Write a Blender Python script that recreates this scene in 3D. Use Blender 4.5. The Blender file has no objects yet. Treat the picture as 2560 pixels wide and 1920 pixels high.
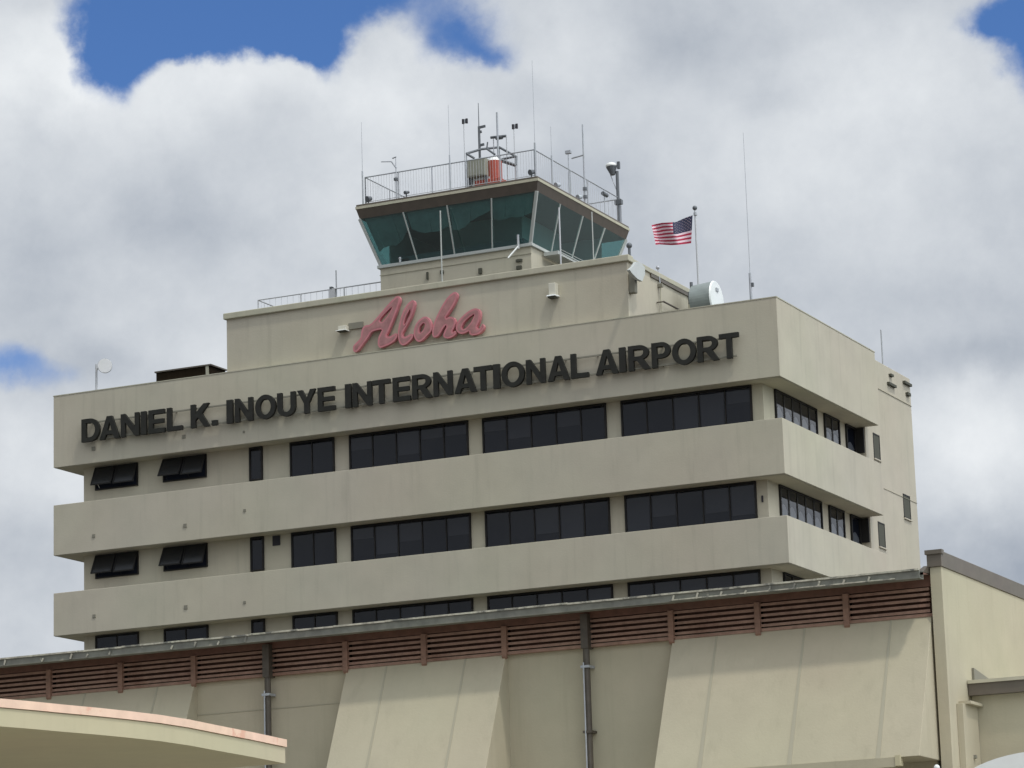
import bpy, bmesh, math, random
from mathutils import Vector, Matrix
random.seed(7)
R = math.radians
scene = bpy.context.scene
COL = scene.collection

# ------------------------------------------------------------------ camera
W0, H0 = 2560.0, 1920.0                      # size of the survey photograph
FPX = 7833.13
CAMP = Vector((73.494, -110.258, 1.7))
YAW, PITCH, ROLL = -0.4392984, 0.2113400, -0.0314746
_f = Vector((math.sin(YAW)*math.cos(PITCH), math.cos(YAW)*math.cos(PITCH), math.sin(PITCH)))
_r0 = Vector((math.cos(YAW), -math.sin(YAW), 0)); _u0 = _r0.cross(_f)
_r = _r0*math.cos(ROLL) + _u0*math.sin(ROLL)
_u = _u0*math.cos(ROLL) - _r0*math.sin(ROLL)
cam = bpy.data.cameras.new('camera'); camo = bpy.data.objects.new('camera', cam); COL.objects.link(camo)
camo.matrix_world = Matrix(((_r.x, _u.x, -_f.x, CAMP.x), (_r.y, _u.y, -_f.y, CAMP.y), (_r.z, _u.z, -_f.z, CAMP.z), (0, 0, 0, 1)))
cam.sensor_width = 36; cam.lens = FPX/W0*36; cam.clip_start = .5; cam.clip_end = 8000
scene.camera = camo
scene.render.resolution_x, scene.render.resolution_y = 1024, 768

def ray(px, py): return _f + _r*((px-W0/2)/FPX) - _u*((py-H0/2)/FPX)
def on(ax, val, px, py):                     # survey helper: photo point -> point on a real wall or roof plane
    d = ray(px, py); return CAMP + d*((val-CAMP[ax])/d[ax])

# ------------------------------------------------------------------ light
SUNV = Vector((.80, -.43, 1.80)).normalized()
scene.view_settings.view_transform = 'Standard'; scene.view_settings.look = 'None'
scene.view_settings.gamma = 1; scene.view_settings.exposure = 0.0
sl = bpy.data.lights.new('sun', 'SUN'); sl.energy = 1.4; sl.angle = R(3.5); sl.color = (1, .95, .86)
so = bpy.data.objects.new('sun', sl); COL.objects.link(so)
so.rotation_euler = (-SUNV).to_track_quat('-Z', 'Y').to_euler(); so.location = (0, 0, 80)

class NT:
    def __init__(s, tree): s.t = tree; s.n = tree.nodes; s.l = tree.links
    def node(s, ty, **k):
        n = s.n.new(ty)
        for a, b in k.items(): setattr(n, a, b)
        return n
    def put(s, sock, v):
        if isinstance(v, bpy.types.NodeSocket): s.l.new(v, sock)
        elif v is not None: sock.default_value = v
    def m(s, op, a, b=None, c=None, clamp=False):
        n = s.node('ShaderNodeMath', operation=op, use_clamp=clamp)
        for i, v in enumerate((a, b, c)): s.put(n.inputs[i], v) if v is not None else None
        return n.outputs[0]
    def v(s, op, a, b=None, out=0):
        n = s.node('ShaderNodeVectorMath', operation=op)
        s.put(n.inputs[0], a)
        if b is not None: s.put(n.inputs[3 if op == 'SCALE' else 1], b)
        return n.outputs[out]
    def noise(s, vec, scale, detail=5, rough=.55, col=False, dim='3D'):
        n = s.node('ShaderNodeTexNoise', noise_dimensions=dim)
        s.put(n.inputs['Vector'], vec); n.inputs['Scale'].default_value = scale
        n.inputs['Detail'].default_value = detail; n.inputs['Roughness'].default_value = rough
        return n.outputs['Color' if col else 'Fac']
    def rng(s, v, a, b, c=0., d=1., smooth=True):
        n = s.node('ShaderNodeMapRange', interpolation_type='SMOOTHSTEP' if smooth else 'LINEAR')
        s.put(n.inputs[0], v)
        for i, x in enumerate((a, b, c, d)): s.put(n.inputs[1+i], x)
        return n.outputs[0]
    def mix(s, f, a, b, blend='MIX'):
        n = s.node('ShaderNodeMix', data_type='RGBA', blend_type=blend)
        s.put(n.inputs[0], f); s.put(n.inputs[6], a); s.put(n.inputs[7], b)
        return n.outputs[2]

def build_world():
    w = bpy.data.worlds.new('World'); scene.world = w; w.use_nodes = True
    T = NT(w.node_tree); T.n.clear()
    out = T.node('ShaderNodeOutputWorld'); bg = T.node('ShaderNodeBackground')
    bg.inputs['Strength'].default_value = .1
    T.l.new(bg.outputs[0], out.inputs[0])
    sky = T.node('ShaderNodeTexSky', sky_type='NISHITA'); sky.sun_disc = False
    sky.sun_elevation = math.asin(SUNV.z); sky.sun_rotation = math.atan2(SUNV.x, SUNV.y)
    sky.ozone_density = 3.0; sky.air_density = .8; sky.dust_density = .2
    tc = T.node('ShaderNodeTexCoord'); d = tc.outputs['Generated']
    sep = T.node('ShaderNodeSeparateXYZ'); T.l.new(d, sep.inputs[0])
    az = T.m('ARCTAN2', sep.outputs[0], sep.outputs[1]); el = T.m('ARCSINE', sep.outputs[2])
    cmb = T.node('ShaderNodeCombineXYZ'); T.l.new(az, cmb.inputs[0]); T.l.new(el, cmb.inputs[1])
    # billow the coordinates so the cloud outlines are ragged
    wn = T.noise(d, 26, 7, .58, col=True)
    wv = T.v('SCALE', T.v('SUBTRACT', wn, (.5, .5, .5)), .030)
    wn2 = T.noise(d, 9, 3, .5, col=True)
    wv2 = T.v('SCALE', T.v('SUBTRACT', wn2, (.5, .5, .5)), .030)
    wc = T.v('ADD', T.v('ADD', cmb.outputs[0], wv), wv2)
    wc = T.v('MULTIPLY', wc, (1, 1, 0))
    def blobs(lst):
        acc = None
        for px, py, rx, ry, wt in lst:
            dd = ray(px, py).normalized(); a0 = math.atan2(dd.x, dd.y); e0 = math.asin(dd.z)
            q = T.v('MULTIPLY', T.v('SUBTRACT', wc, (a0, e0, 0)), (FPX/rx*math.cos(e0), FPX/ry, 0))
            g = T.m('MULTIPLY', T.m('POWER', 2.71828, T.m('MULTIPLY', T.v('DOT_PRODUCT', q, q, out=1), -1.)), wt)
            acc = g if acc is None else T.m('ADD', acc, g)
        return acc
    blue = blobs([(600, -60, 440, 190, 1.7), (300, 60, 130, 140, 1.35), (640, 60, 200, 90, .8), (260, 170, 80, 80, .7), (740, 110, 80, 60, .7),
                  (420, 90, 120, 60, .5), (330, 210, 90, 60, .35), (1120, 80, 130, 70, .78), (1190, 125, 60, 40, .45), (960, -10, 100, 40, .3),
                  (2510, 70, 130, 80, 1.3), (2570, 140, 70, 120, .8), (2440, 110, 50, 50, .45), (2555, 230, 60, 60, .4), (20, 900, 150, 80, .72), (160, 930, 160, 70, .40),
                  (490, 205, 140, 80, -.8), (900, 90, 90, 80, -.7), (700, 190, 70, 50, -.3), (20, 90, 100, 170, -.8), (140, 190, 45, 90, -.3)])
    bluen = T.m('ADD', blue, T.m('MULTIPLY', T.m('SUBTRACT', T.noise(d, 55, 6, .65), .5), .45))
    clear = T.rng(bluen, .25, 1.12)
    shade = blobs([(110, 130, 170, 170, .34), (230, 210, 70, 80, .22), (480, 190, 200, 120, .26), (700, 190, 120, 90, .1), (960, 240, 180, 120, .28),
                   (330, 330, 260, 150, .1), (860, 420, 220, 130, .16), (260, 560, 200, 200, .06), (600, 620, 260, 160, .12),
                   (490, 530, 150, 90, -.17), (120, 330, 110, 90, -.12), (130, 560, 190, 120, -.10), (620, 880, 260, 120, .18),
                   (60, 1150, 200, 150, .20), (250, 880, 150, 80, -.22), (60, 1380, 200, 120, -.12), (330, 930, 180, 80, -.1),
                   (1430, 110, 170, 110, .2), (1250, 200, 160, 70, -.12), (1650, 260, 220, 70, .05), (1700, 90, 260, 100, -.12), (2150, 200, 240, 140, .22),
                   (1940, 220, 120, 50, -.16), (2350, 130, 160, 120, .06), (1500, 430, 300, 130, -.16), (1960, 480, 240, 150, .14), (2250, 480, 200, 120, .02),
                   (1700, 600, 220, 160, -.14), (2350, 720, 220, 130, .04), (2420, 900, 260, 70, -.22), (2450, 1110, 180, 170, .34), (2500, 1420, 240, 110, -.26),
                   (2100, 760, 260, 90, -.12), (1350, 560, 200, 120, -.05)])
    n1 = T.noise(d, 15, 10, .62); n2 = T.noise(d, 38, 6, .62); n3 = T.noise(d, 2.2, 4, .5)
    val = T.m('ADD', .44, T.m('MULTIPLY', T.m('SUBTRACT', n1, .5), .95))
    val = T.m('ADD', val, T.m('MULTIPLY', T.m('SUBTRACT', n2, .5), .34))
    val = T.m('ADD', val, T.m('MULTIPLY', T.m('SUBTRACT', n3, .5), .2))
    val = T.m('ADD', val, T.m('MULTIPLY', shade, 1.35), clamp=True)
    cloud = T.mix(val, (.36, .405, .475, 1), (.84, .87, .895, 1))
    # open blue elsewhere in the sky too
    far = T.rng(T.noise(d, 3.1, 6, .6), .60, .70)
    near = T.rng(el, .30, .55)
    clear = T.m('MAXIMUM', clear, T.m('MULTIPLY', far, near))
    # brighter cloud towards the sun, then out-of-frame sky shaped to light the walls
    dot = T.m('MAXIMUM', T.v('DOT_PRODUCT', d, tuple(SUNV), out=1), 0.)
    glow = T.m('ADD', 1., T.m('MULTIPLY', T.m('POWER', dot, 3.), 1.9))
    dot2 = T.m('MAXIMUM', T.v('DOT_PRODUCT', d, tuple(Vector((.93, .10, .35)).normalized()), out=1), 0.)  # unseen low sky made brighter, added to light the tower's right face
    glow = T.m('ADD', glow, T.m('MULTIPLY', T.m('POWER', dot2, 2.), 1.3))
    dot3 = T.m('MAXIMUM', T.v('DOT_PRODUCT', d, tuple(Vector((-.45, -.85, .25)).normalized()), out=1), 0.)  # unseen sky opposite the front wall dimmed to keep that face darker
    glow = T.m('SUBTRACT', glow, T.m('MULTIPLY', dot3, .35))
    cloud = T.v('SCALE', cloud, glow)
    cloud = T.v('SCALE', cloud, 10.)
    bluec = T.mix(1.0, sky.outputs[0], (.66, .90, 1.22, 1), 'MULTIPLY')
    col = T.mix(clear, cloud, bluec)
    # below the horizon: ground haze colour
    low = T.rng(el, -.05, 0.)
    col = T.mix(low, (2.0, 2.0, 1.9, 1), col)
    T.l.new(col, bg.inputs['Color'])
build_world()

# ------------------------------------------------------------------ materials
def mat(name, col, rough=.8, metal=0., mott=.0, mscale=1.0, streak=0., bump=0., bscale=20., spec=.5, dirt=None):
    m = bpy.data.materials.new(name); m.use_nodes = True
    T = NT(m.node_tree); b = T.n['Principled BSDF']
    b.inputs['Roughness'].default_value = rough; b.inputs['Metallic'].default_value = metal
    b.inputs['Specular IOR Level'].default_value = spec
    c = (*col, 1)
    g = T.node('ShaderNodeNewGeometry').outputs['Position']
    if mott or streak or dirt:
        o = c
        if mott:
            n = T.noise(g, mscale, 6, .6)
            f = T.rng(n, .3, .7, 1-mott, 1+mott, False)
            o = T.v('SCALE', c[:3], f)
            n2 = T.noise(g, mscale*.23, 3, .5, col=True)     # slight warm / cool patches of old paint
            o = T.mix(.045, o, T.mix(1.0, o, T.v('MULTIPLY', n2, (2, 2, 2)), 'MULTIPLY'))
        if streak:
            mp = T.v('MULTIPLY', g, (1.7, 1.7, .12)); n = T.noise(mp, 1.6, 5, .65)
            f = T.rng(n, .50, .75, 1., 1-streak)
            o = T.v('SCALE', o, f)
        if dirt:
            n = T.noise(g, dirt[1], 6, .65); f = T.rng(n, dirt[2], dirt[3])
            o = T.mix(f, o, (*dirt[0], 1))
        T.l.new(o, b.inputs['Base Color'])
    else:
        b.inputs['Base Color'].default_value = c
    if bump:
        bn = T.node('ShaderNodeBump'); bn.inputs['Strength'].default_value = bump; bn.inputs['Distance'].default_value = .02
        T.l.new(T.noise(g, bscale, 4, .6), bn.inputs['Height']); T.l.new(bn.outputs[0], b.inputs['Normal'])
    return m
M = {}
M['tower'] = mat('tower_paint', (.488, .454, .358), .9, mott=.055, mscale=.7, streak=.10, bump=.25, bscale=14, spec=.2)
M['coping'] = mat('coping_paint', (.46, .44, .34), .9, mott=.06, mscale=2, streak=.12, spec=.2)
M['term'] = mat('terminal_paint', (.45, .412, .300), .9, mott=.05, mscale=.9, streak=.08, bump=.2, bscale=16, spec=.2)
M['canopy'] = mat('canopy_paint', (.50, .455, .308), .9, mott=.03, mscale=1.2, streak=.04, spec=.2)
M['tile'] = mat('terracotta_edge', (.78, .56, .42), .8, mott=.10, mscale=3, dirt=((.72, .43, .31), .9, .56, .60))
M['frame'] = mat('dark_bronze_frame', (.018, .017, .016), .55, spec=.25)
M['dark'] = mat('dark_interior', (.016, .020, .032), .9, spec=.1)
M['sign'] = mat('sign_black', (.024, .024, .020), .7, spec=.25, mott=.25, mscale=3)
M['rail'] = mat('sign_rail', (.24, .23, .18), .7)
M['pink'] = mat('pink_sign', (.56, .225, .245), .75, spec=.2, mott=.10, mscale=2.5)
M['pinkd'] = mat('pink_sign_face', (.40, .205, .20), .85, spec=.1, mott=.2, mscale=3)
M['gal'] = mat('galvanised', (.42, .44, .46), .5, metal=.3, mott=.1, mscale=6)
M['lgal'] = mat('pale_rail_metal', (.52, .53, .54), .55, metal=.1)
M['mull'] = mat('mullion_paint', (.44, .46, .43), .6)
M['steel'] = mat('dark_steel', (.13, .14, .15), .5, metal=.3)
M['black'] = mat('black_paint', (.02, .018, .025), .6)
M['white'] = mat('white_paint', (.78, .80, .78), .5, mott=.03, mscale=2)
M['radome'] = mat('white_radome', (.80, .82, .80), .4, mott=.04, mscale=2)
M['dishg'] = mat('pale_dish', (.52, .54, .52), .6, mott=.05, mscale=3)
M['boxp'] = mat('light_housing', (.60, .58, .48), .7)
M['shroud'] = mat('shroud_metal', (.26, .29, .28), .5, metal=.2, mott=.15, mscale=2)
M['wood'] = mat('red_brown_wood', (.15, .076, .052), .75, mott=.22, mscale=4, dirt=((.15, .085, .062), .7, .5, .75))
M['wood2'] = mat('weathered_slat', (.29, .178, .130), .75, mott=.22, mscale=5, dirt=((.17, .085, .055), .5, .5, .7))
M['woodp'] = mat('brown_post', (.24, .140, .098), .75, mott=.2, mscale=4)
M['gutter'] = mat('weathered_gutter', (.17, .172, .145), .7, mott=.25, mscale=3, dirt=((.40, .38, .30), 2.0, .60, .70))
M['gutterlip'] = mat('gutter_lip', (.44, .42, .34), .7, mott=.3, mscale=6, dirt=((.15, .15, .13), 2.5, .5, .62))
M['pipe'] = mat('brown_downpipe', (.085, .072, .055), .55, metal=.1, mott=.2, mscale=4)
M['fascia'] = mat('brown_fascia', (.12, .102, .080), .55, mott=.10, mscale=3)
M['cabband'] = mat('cab_soffit_brown', (.085, .068, .052), .7, mott=.12, mscale=3)
M['seam'] = mat('seam_groove', (.37, .345, .255), .8)
M['red'] = mat('red_cabinet', (.38, .065, .038), .6, mott=.15, mscale=5)
M['greybox'] = mat('grey_cabinet', (.25, .25, .20), .6, mott=.05, mscale=4)
M['brownbox'] = mat('dark_brown_louvre', (.022, .015, .008), .9, spec=.1, mott=.3, mscale=3)
M['mark'] = mat('anchor_patch', (.22, .21, .165), .9)
M['asphalt'] = mat('asphalt', (.065, .065, .06), .95, mott=.2, mscale=.3)
M['ceil'] = mat('cab_ceiling', (.50, .50, .49), .9)
M['shade'] = mat('cab_sun_shade', (.24, .27, .27), .7, mott=.3, mscale=1.2)
M['blind'] = mat('window_blind', (.30, .30, .28), .9, mott=.12, mscale=4)
M['fred'] = mat('flag_red', (.42, .03, .07), .8); M['fwhite'] = mat('flag_white', (.80, .62, .68), .8); M['fblue'] = mat('flag_navy', (.035, .04, .085), .8)
M['dusty'] = mat('vent_dark', (.07, .07, .05), .8)

def glassmat(name, tint, refl=1.0, rough=.02):
    m = bpy.data.materials.new(name); m.use_nodes = True
    T = NT(m.node_tree); T.n.clear()
    o = T.node('ShaderNodeOutputMaterial'); tr = T.node('ShaderNodeBsdfTransparent'); tr.inputs[0].default_value = (*tint, 1)
    gl = T.node('ShaderNodeBsdfGlossy'); gl.inputs[0].default_value = (.80, .96, .96, 1) if refl > 2 else (1, 1, 1, 1); gl.inputs['Roughness'].default_value = rough
    g = T.node('ShaderNodeNewGeometry').outputs['Position']
    bn = T.node('ShaderNodeBump'); bn.inputs['Strength'].default_value = .12; bn.inputs['Distance'].default_value = .05
    T.l.new(T.noise(g, .8, 2, .5), bn.inputs['Height'])
    T.l.new(bn.outputs[0], gl.inputs['Normal']); gn = T.node('ShaderNodeNewGeometry'); dt = T.m('ABSOLUTE', T.v('DOT_PRODUCT', bn.outputs[0], gn.outputs['Incoming'], out=1)); fr = T.m('ADD', .045, T.m('MULTIPLY', T.m('POWER', T.m('SUBTRACT', 1., dt), 5.), .95))
    mx = T.node('ShaderNodeMixShader'); T.l.new(T.m('MULTIPLY', fr, refl), mx.inputs[0])
    T.l.new(tr.outputs[0], mx.inputs[1]); T.l.new(gl.outputs[0], mx.inputs[2]); T.l.new(mx.outputs[0], o.inputs[0])
    return m
M['cabglass'] = glassmat('teal_cab_glass', (.38, .62, .61), 3.6)
M['pane'] = glassmat('tinted_window_glass', (.52, .54, .60), .95)

# ------------------------------------------------------------------ mesh helpers
class MB:
    def __init__(s): s.b = bmesh.new()
    def box(s, x0, x1, y0, y1, z0, z1):
        v = [s.b.verts.new(p) for p in ((x0,y0,z0),(x1,y0,z0),(x1,y1,z0),(x0,y1,z0),(x0,y0,z1),(x1,y0,z1),(x1,y1,z1),(x0,y1,z1))]
        for f in ((0,3,2,1),(4,5,6,7),(0,1,5,4),(1,2,6,5),(2,3,7,6),(3,0,4,7)): s.b.faces.new([v[i] for i in f])
        return s
    def hexa(s, lo, hi):                      # lo, hi: 4 points each, same winding
        v = [s.b.verts.new(p) for p in list(lo)+list(hi)]; n = len(lo)
        s.b.faces.new(v[:n][::-1]); s.b.faces.new(v[n:])
        for i in range(n): s.b.faces.new((v[i], v[(i+1) % n], v[n+(i+1) % n], v[n+i]))
        return s
    def rod(s, a, b, r, r2=None, n=8):
        a, b = Vector(a), Vector(b); r2 = r if r2 is None else r2
        d = (b-a).normalized(); x = d.orthogonal().normalized(); y = d.cross(x)
        A = []; B = []
        for i in range(n):
            t = 2*math.pi*i/n; o = x*math.cos(t)+y*math.sin(t)
            A.append(a+o*r); B.append(b+o*r2)
        return s.hexa(A, B)
    def bar(s, a, b, w, h, up=(0, 0, 1)):     # rectangular bar from a to b
        a, b = Vector(a), Vector(b); d = (b-a).normalized(); x = d.cross(Vector(up)).normalized(); y = x.cross(d)
        c = lambda p: [p-x*w/2-y*h/2, p+x*w/2-y*h/2, p+x*w/2+y*h/2, p-x*w/2+y*h/2]
        return s.hexa(c(a), c(b))
    def ball(s, c, r, seg=14, sz=1.0):
        m = Matrix.Translation(Vector(c)) @ Matrix.Diagonal((1, 1, sz, 1))
        bmesh.ops.create_uvsphere(s.b, u_segments=seg, v_segments=seg//2+2, radius=r, matrix=m); return s
    def quad(s, *p): s.b.faces.new([s.b.verts.new(q) for q in p]); return s
    def tri(s, *p): return s.quad(*p)
    def build(s, name, m, parent=None, smooth=False, bevel=0.):
        bmesh.ops.recalc_face_normals(s.b, faces=s.b.faces)
        me = bpy.data.meshes.new(name); s.b.to_mesh(me); s.b.free()
        for mm in (m if isinstance(m, (list, tuple)) else [m]): me.materials.append(mm)
        if smooth:
            for p in me.polygons: p.use_smooth = True
        o = bpy.data.objects.new(name, me); COL.objects.link(o)
        if parent: 
            o.parent = parent; o.matrix_parent_inverse = Matrix.Translation(-parent.location)
        if bevel:
            bv = o.modifiers.new('bevel', 'BEVEL'); bv.width = bevel; bv.segments = 2; bv.limit_method = 'ANGLE'
        return o
def tag(o, label, cat, group=None, kind=None):
    if label: o['label'] = label
    if cat: o['category'] = cat
    if group: o['group'] = group
    if kind: o['kind'] = kind
    return o
def thing(name, label, cat, loc=(0, 0, 0), group=None):
    o = bpy.data.objects.new(name, None); COL.objects.link(o); o.location = loc; o.empty_display_size = .3
    return tag(o, label, cat, group)
def extrude_poly(loops, to3, depthvec, name, m, parent, smooth=False, bevel=0.):
    """closed 2D loops (outer + holes) filled and extruded; to3 maps 2D -> 3D."""
    cu = bpy.data.curves.new('tmp', 'CURVE'); cu.dimensions = '2D'; cu.fill_mode = 'BOTH'
    for lp in loops:
        sp = cu.splines.new('POLY'); sp.points.add(len(lp)-1)
        for i, (x, y) in enumerate(lp): sp.points[i].co = (x, y, 0, 1)
        sp.use_cyclic_u = True
    to = bpy.data.objects.new('tmp', cu)
    me0 = to.to_mesh(); pts = [v.co.copy() for v in me0.vertices]; fs = [tuple(p.vertices) for p in me0.polygons]
    to.to_mesh_clear(); bpy.data.objects.remove(to); bpy.data.curves.remove(cu)
    b = bmesh.new(); dv = Vector(depthvec)
    uniq = {}; idx = []; F = []
    for p in pts:
        k = (round(p.x, 5), round(p.y, 5))
        if k not in uniq: uniq[k] = len(F); F.append(b.verts.new(to3(p.x, p.y)))
        idx.append(uniq[k])
    faces = []
    for f in fs:
        q = [idx[i] for i in f]
        if len(set(q)) == len(q):
            try: faces.append(b.faces.new([F[i] for i in q]))
            except ValueError: pass
    r = bmesh.ops.extrude_face_region(b, geom=faces)
    vs = [g for g in r['geom'] if isinstance(g, bmesh.types.BMVert)]
    bmesh.ops.translate(b, vec=dv, verts=vs)
    mb = MB.__new__(MB); mb.b = b
    return mb.build(name, m, parent, smooth, bevel)

# ------------------------------------------------------------------ ground
g = MB().box(-3000, 3000, -3000, 3000, -1, 0).build('ground', M['asphalt']); tag(g, None, None, kind='structure')
M['bounce'] = mat('bounce_surface', (.29, .27, .225), .95, mott=.15, mscale=.5)
g = MB().box(10, 95, -96, -41.2, 0, .12).build('bounce_slab', M['bounce']); tag(g, None, None, kind='structure')  # unseen pale slab added to bounce light onto the terminal and canopy

# ================================================================== CONTROL TOWER BUILDING
ZB = [(26.79, 29.89), (23.01, 25.17), (19.58, 21.40), (15.9, 17.7), (12.2, 14.0)]
YW, XL, XS = .85, .97, 31.95                  # window walls
tower = thing('control_tower', 'beige office tower with banded floors and a green glass control cab on top', 'building', (16.5, 6, 0))
MB().box(XL, XS, YW, 11.45, 0, 29.5).build('core_wall', M['tower'], tower)
for z0, z1 in ZB:
    MB().box(0, 33, 0, 11.5, z0, z1).build('floor_band', M['tower'], tower, bevel=.015)
MB().box(-.015, 33.015, -.015, 11.515, 29.89, 29.93).build('parapet_cap', M['coping'], tower)
MB().box(6.0, 32.4, 11.5, 17.9, 0, 30.0).build('stair_block', M['tower'], tower, bevel=.02)
# movement joints on the stair block
jm = MB()
jm.bar((32.405, 13.5, 28.78), (32.405, 17.9, 28.78), .05, .012); jm.bar((32.405, 13.5, 24.5), (32.405, 17.9, 24.5), .035, .012)
jm.build('joint_line', M['seam'], tower)
# patched anchor marks on the bands
for x, z, s in ((2.02, 27.4, .17), (6.48, 27.42, .15), (9.37, 27.29, .09), (2.02, 23.66, .14), (6.5, 23.65, .16), (9.36, 24.0, .11),
                (2.03, 20.26, .14), (6.5, 20.24, .16), (9.3, 20.19, .11)):
    MB().box(x-s/2, x+s/2, -.03, .01, z-s/2, z+s/2).build('wall_vent', M['mark'], tower)
# side fittings high on the stair block
for (y, z, sy, sz) in ((15.2, 29.66, .36, .10), (15.2, 29.24, .95, .11), (17.35, 29.68, .95, .11), (17.4, 29.22, .40, .13)):
    MB().box(32.4, 32.52, y-sy/2, y+sy/2, z-sz/2, z+sz/2).build('vent_hood', M['dusty'], tower)
# narrow windows of the stair block
def small_side(y0, y1, z0, z1):
    f = MB()
    f.box(32.38, 32.42, y0, y1, z0, z0+.05); f.box(32.38, 32.42, y0, y1, z1-.05, z1); f.box(32.38, 32.42, y0, y0+.05, z0, z1); f.box(32.38, 32.42, y1-.05, y1, z0, z1)
    f = f.build('window', M['frame'], tower)
    MB().box(32.37, 32.405, y0+.05, y1-.05, z0+.05, z1-.05).build('pane', M['dusty'], f)
    MB().box(32.405, 32.47, y0-.03, y1+.03, z0-.06, z0-.005).build('sill', M['tower'], f)
small_side(12.45, 13.28, 25.64, 26.72); small_side(12.45, 13.30, 21.92, 22.96); small_side(16.0, 16.92, 23.62, 24.66); small_side(12.45, 13.3, 18.2, 19.3)

def front_window(x0, x1, z0, z1, n, blinds=0):
    f = MB(); y = YW; fw = .07
    f.box(x0, x1, y-.09, y+.02, z0, z0+fw).box(x0, x1, y-.09, y+.02, z1-fw, z1)
    f.box(x0, x0+fw, y-.088, y+.02, z0+fw, z1-fw).box(x1-fw, x1, y-.088, y+.02, z0+fw, z1-fw)
    for i in range(1, n):
        x = x0+(x1-x0)*i/n; f.box(x-.022, x+.022, y-.08, y+.02, z0+fw, z1-fw)
    f = f.build('window', M['frame'], tower)
    MB().quad((x0+fw, y-.05, z0+fw), (x1-fw, y-.05, z0+fw), (x1-fw, y-.05, z1-fw), (x0+fw, y-.05, z1-fw)).build('pane', M['pane'], f)
    MB().box(x0+fw, x1-fw, y-.012, y+.01, z0+fw, z1-fw).build('interior', M['dark'], f)
    if blinds:
        for i in range(n):
            if random.random() < .55*blinds:
                a = x0+(x1-x0)*i/n+.08; b = x0+(x1-x0)*(i+1)/n-.08; h = random.uniform(.25, .95)*(z1-z0-.15)
                m = MB().box(a, b, y-.035, y-.02, z1-.08-h, z1-.08).build('blind', M['blindd'], f)
M['blindd'] = mat('dark_blind', (.060, .062, .070), .9)
def awning(x0, x1, z0, z1, kick, sides=2):
    f = MB(); y = YW; fw = .06
    f.box(x0, x1, y-.07, y+.02, z0, z0+fw).box(x0, x1, y-.07, y+.02, z1-fw, z1)
    f.box(x0, x0+fw, y-.068, y+.02, z0+fw, z1-fw).box(x1-fw, x1, y-.068, y+.02, z0+fw, z1-fw)
    f = f.build('window', M['frame'], tower)
    MB().box(x0+fw, x1-fw, y-.012, y+.01, z0+fw, z1-fw).build('interior', M['dark'], f)
    for i in range(sides):
        a = x0+(x1-x0)*i/sides+.02; b = x0+(x1-x0)*(i+1)/sides-.02
        h = z1-z0-.08; k = kick*(1 if i == 0 else .82); zt = z1-.05; zb = zt-math.sqrt(h*h-k*k)*.86
        s = MB()
        for u0, u1 in ((a, a+.06), (b-.06, b)): s.hexa([(u0, y-.08, zt), (u1, y-.08, zt), (u1, y-.12, zt), (u0, y-.12, zt)], [(u0, y-.08-k, zb), (u1, y-.08-k, zb), (u1, y-.12-k, zb), (u0, y-.12-k, zb)])
        s.box(a, b, y-.13-k, y-.07-k, zb-.05, zb)
        s = s.build('sash', M['frame'], f)
        MB().hexa([(a+.05, y-.09, zt), (b-.05, y-.09, zt), (b-.05, y-.10, zt), (a+.05, y-.10, zt)], [(a+.05, y-.09-k, zb), (b-.05, y-.09-k, zb), (b-.05, y-.10-k, zb), (a+.05, y-.10-k, zb)]).build('pane', M['smoke'], s)
        MB().rod((a+.2, y-.05, z0+.1), (a+.3, y-.1-k*.9, zb+.05), .012).build('stay_arm', M['white' if (i == 0 and z0 > 25 and x0 < 3) else 'frame'], s)
M['smoke'] = mat('smoked_sash_glass', (.018, .019, .02), .25)
XR = [(13.86, 19.29), (19.93, 25.36), (26.0, 31.5)]
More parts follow.
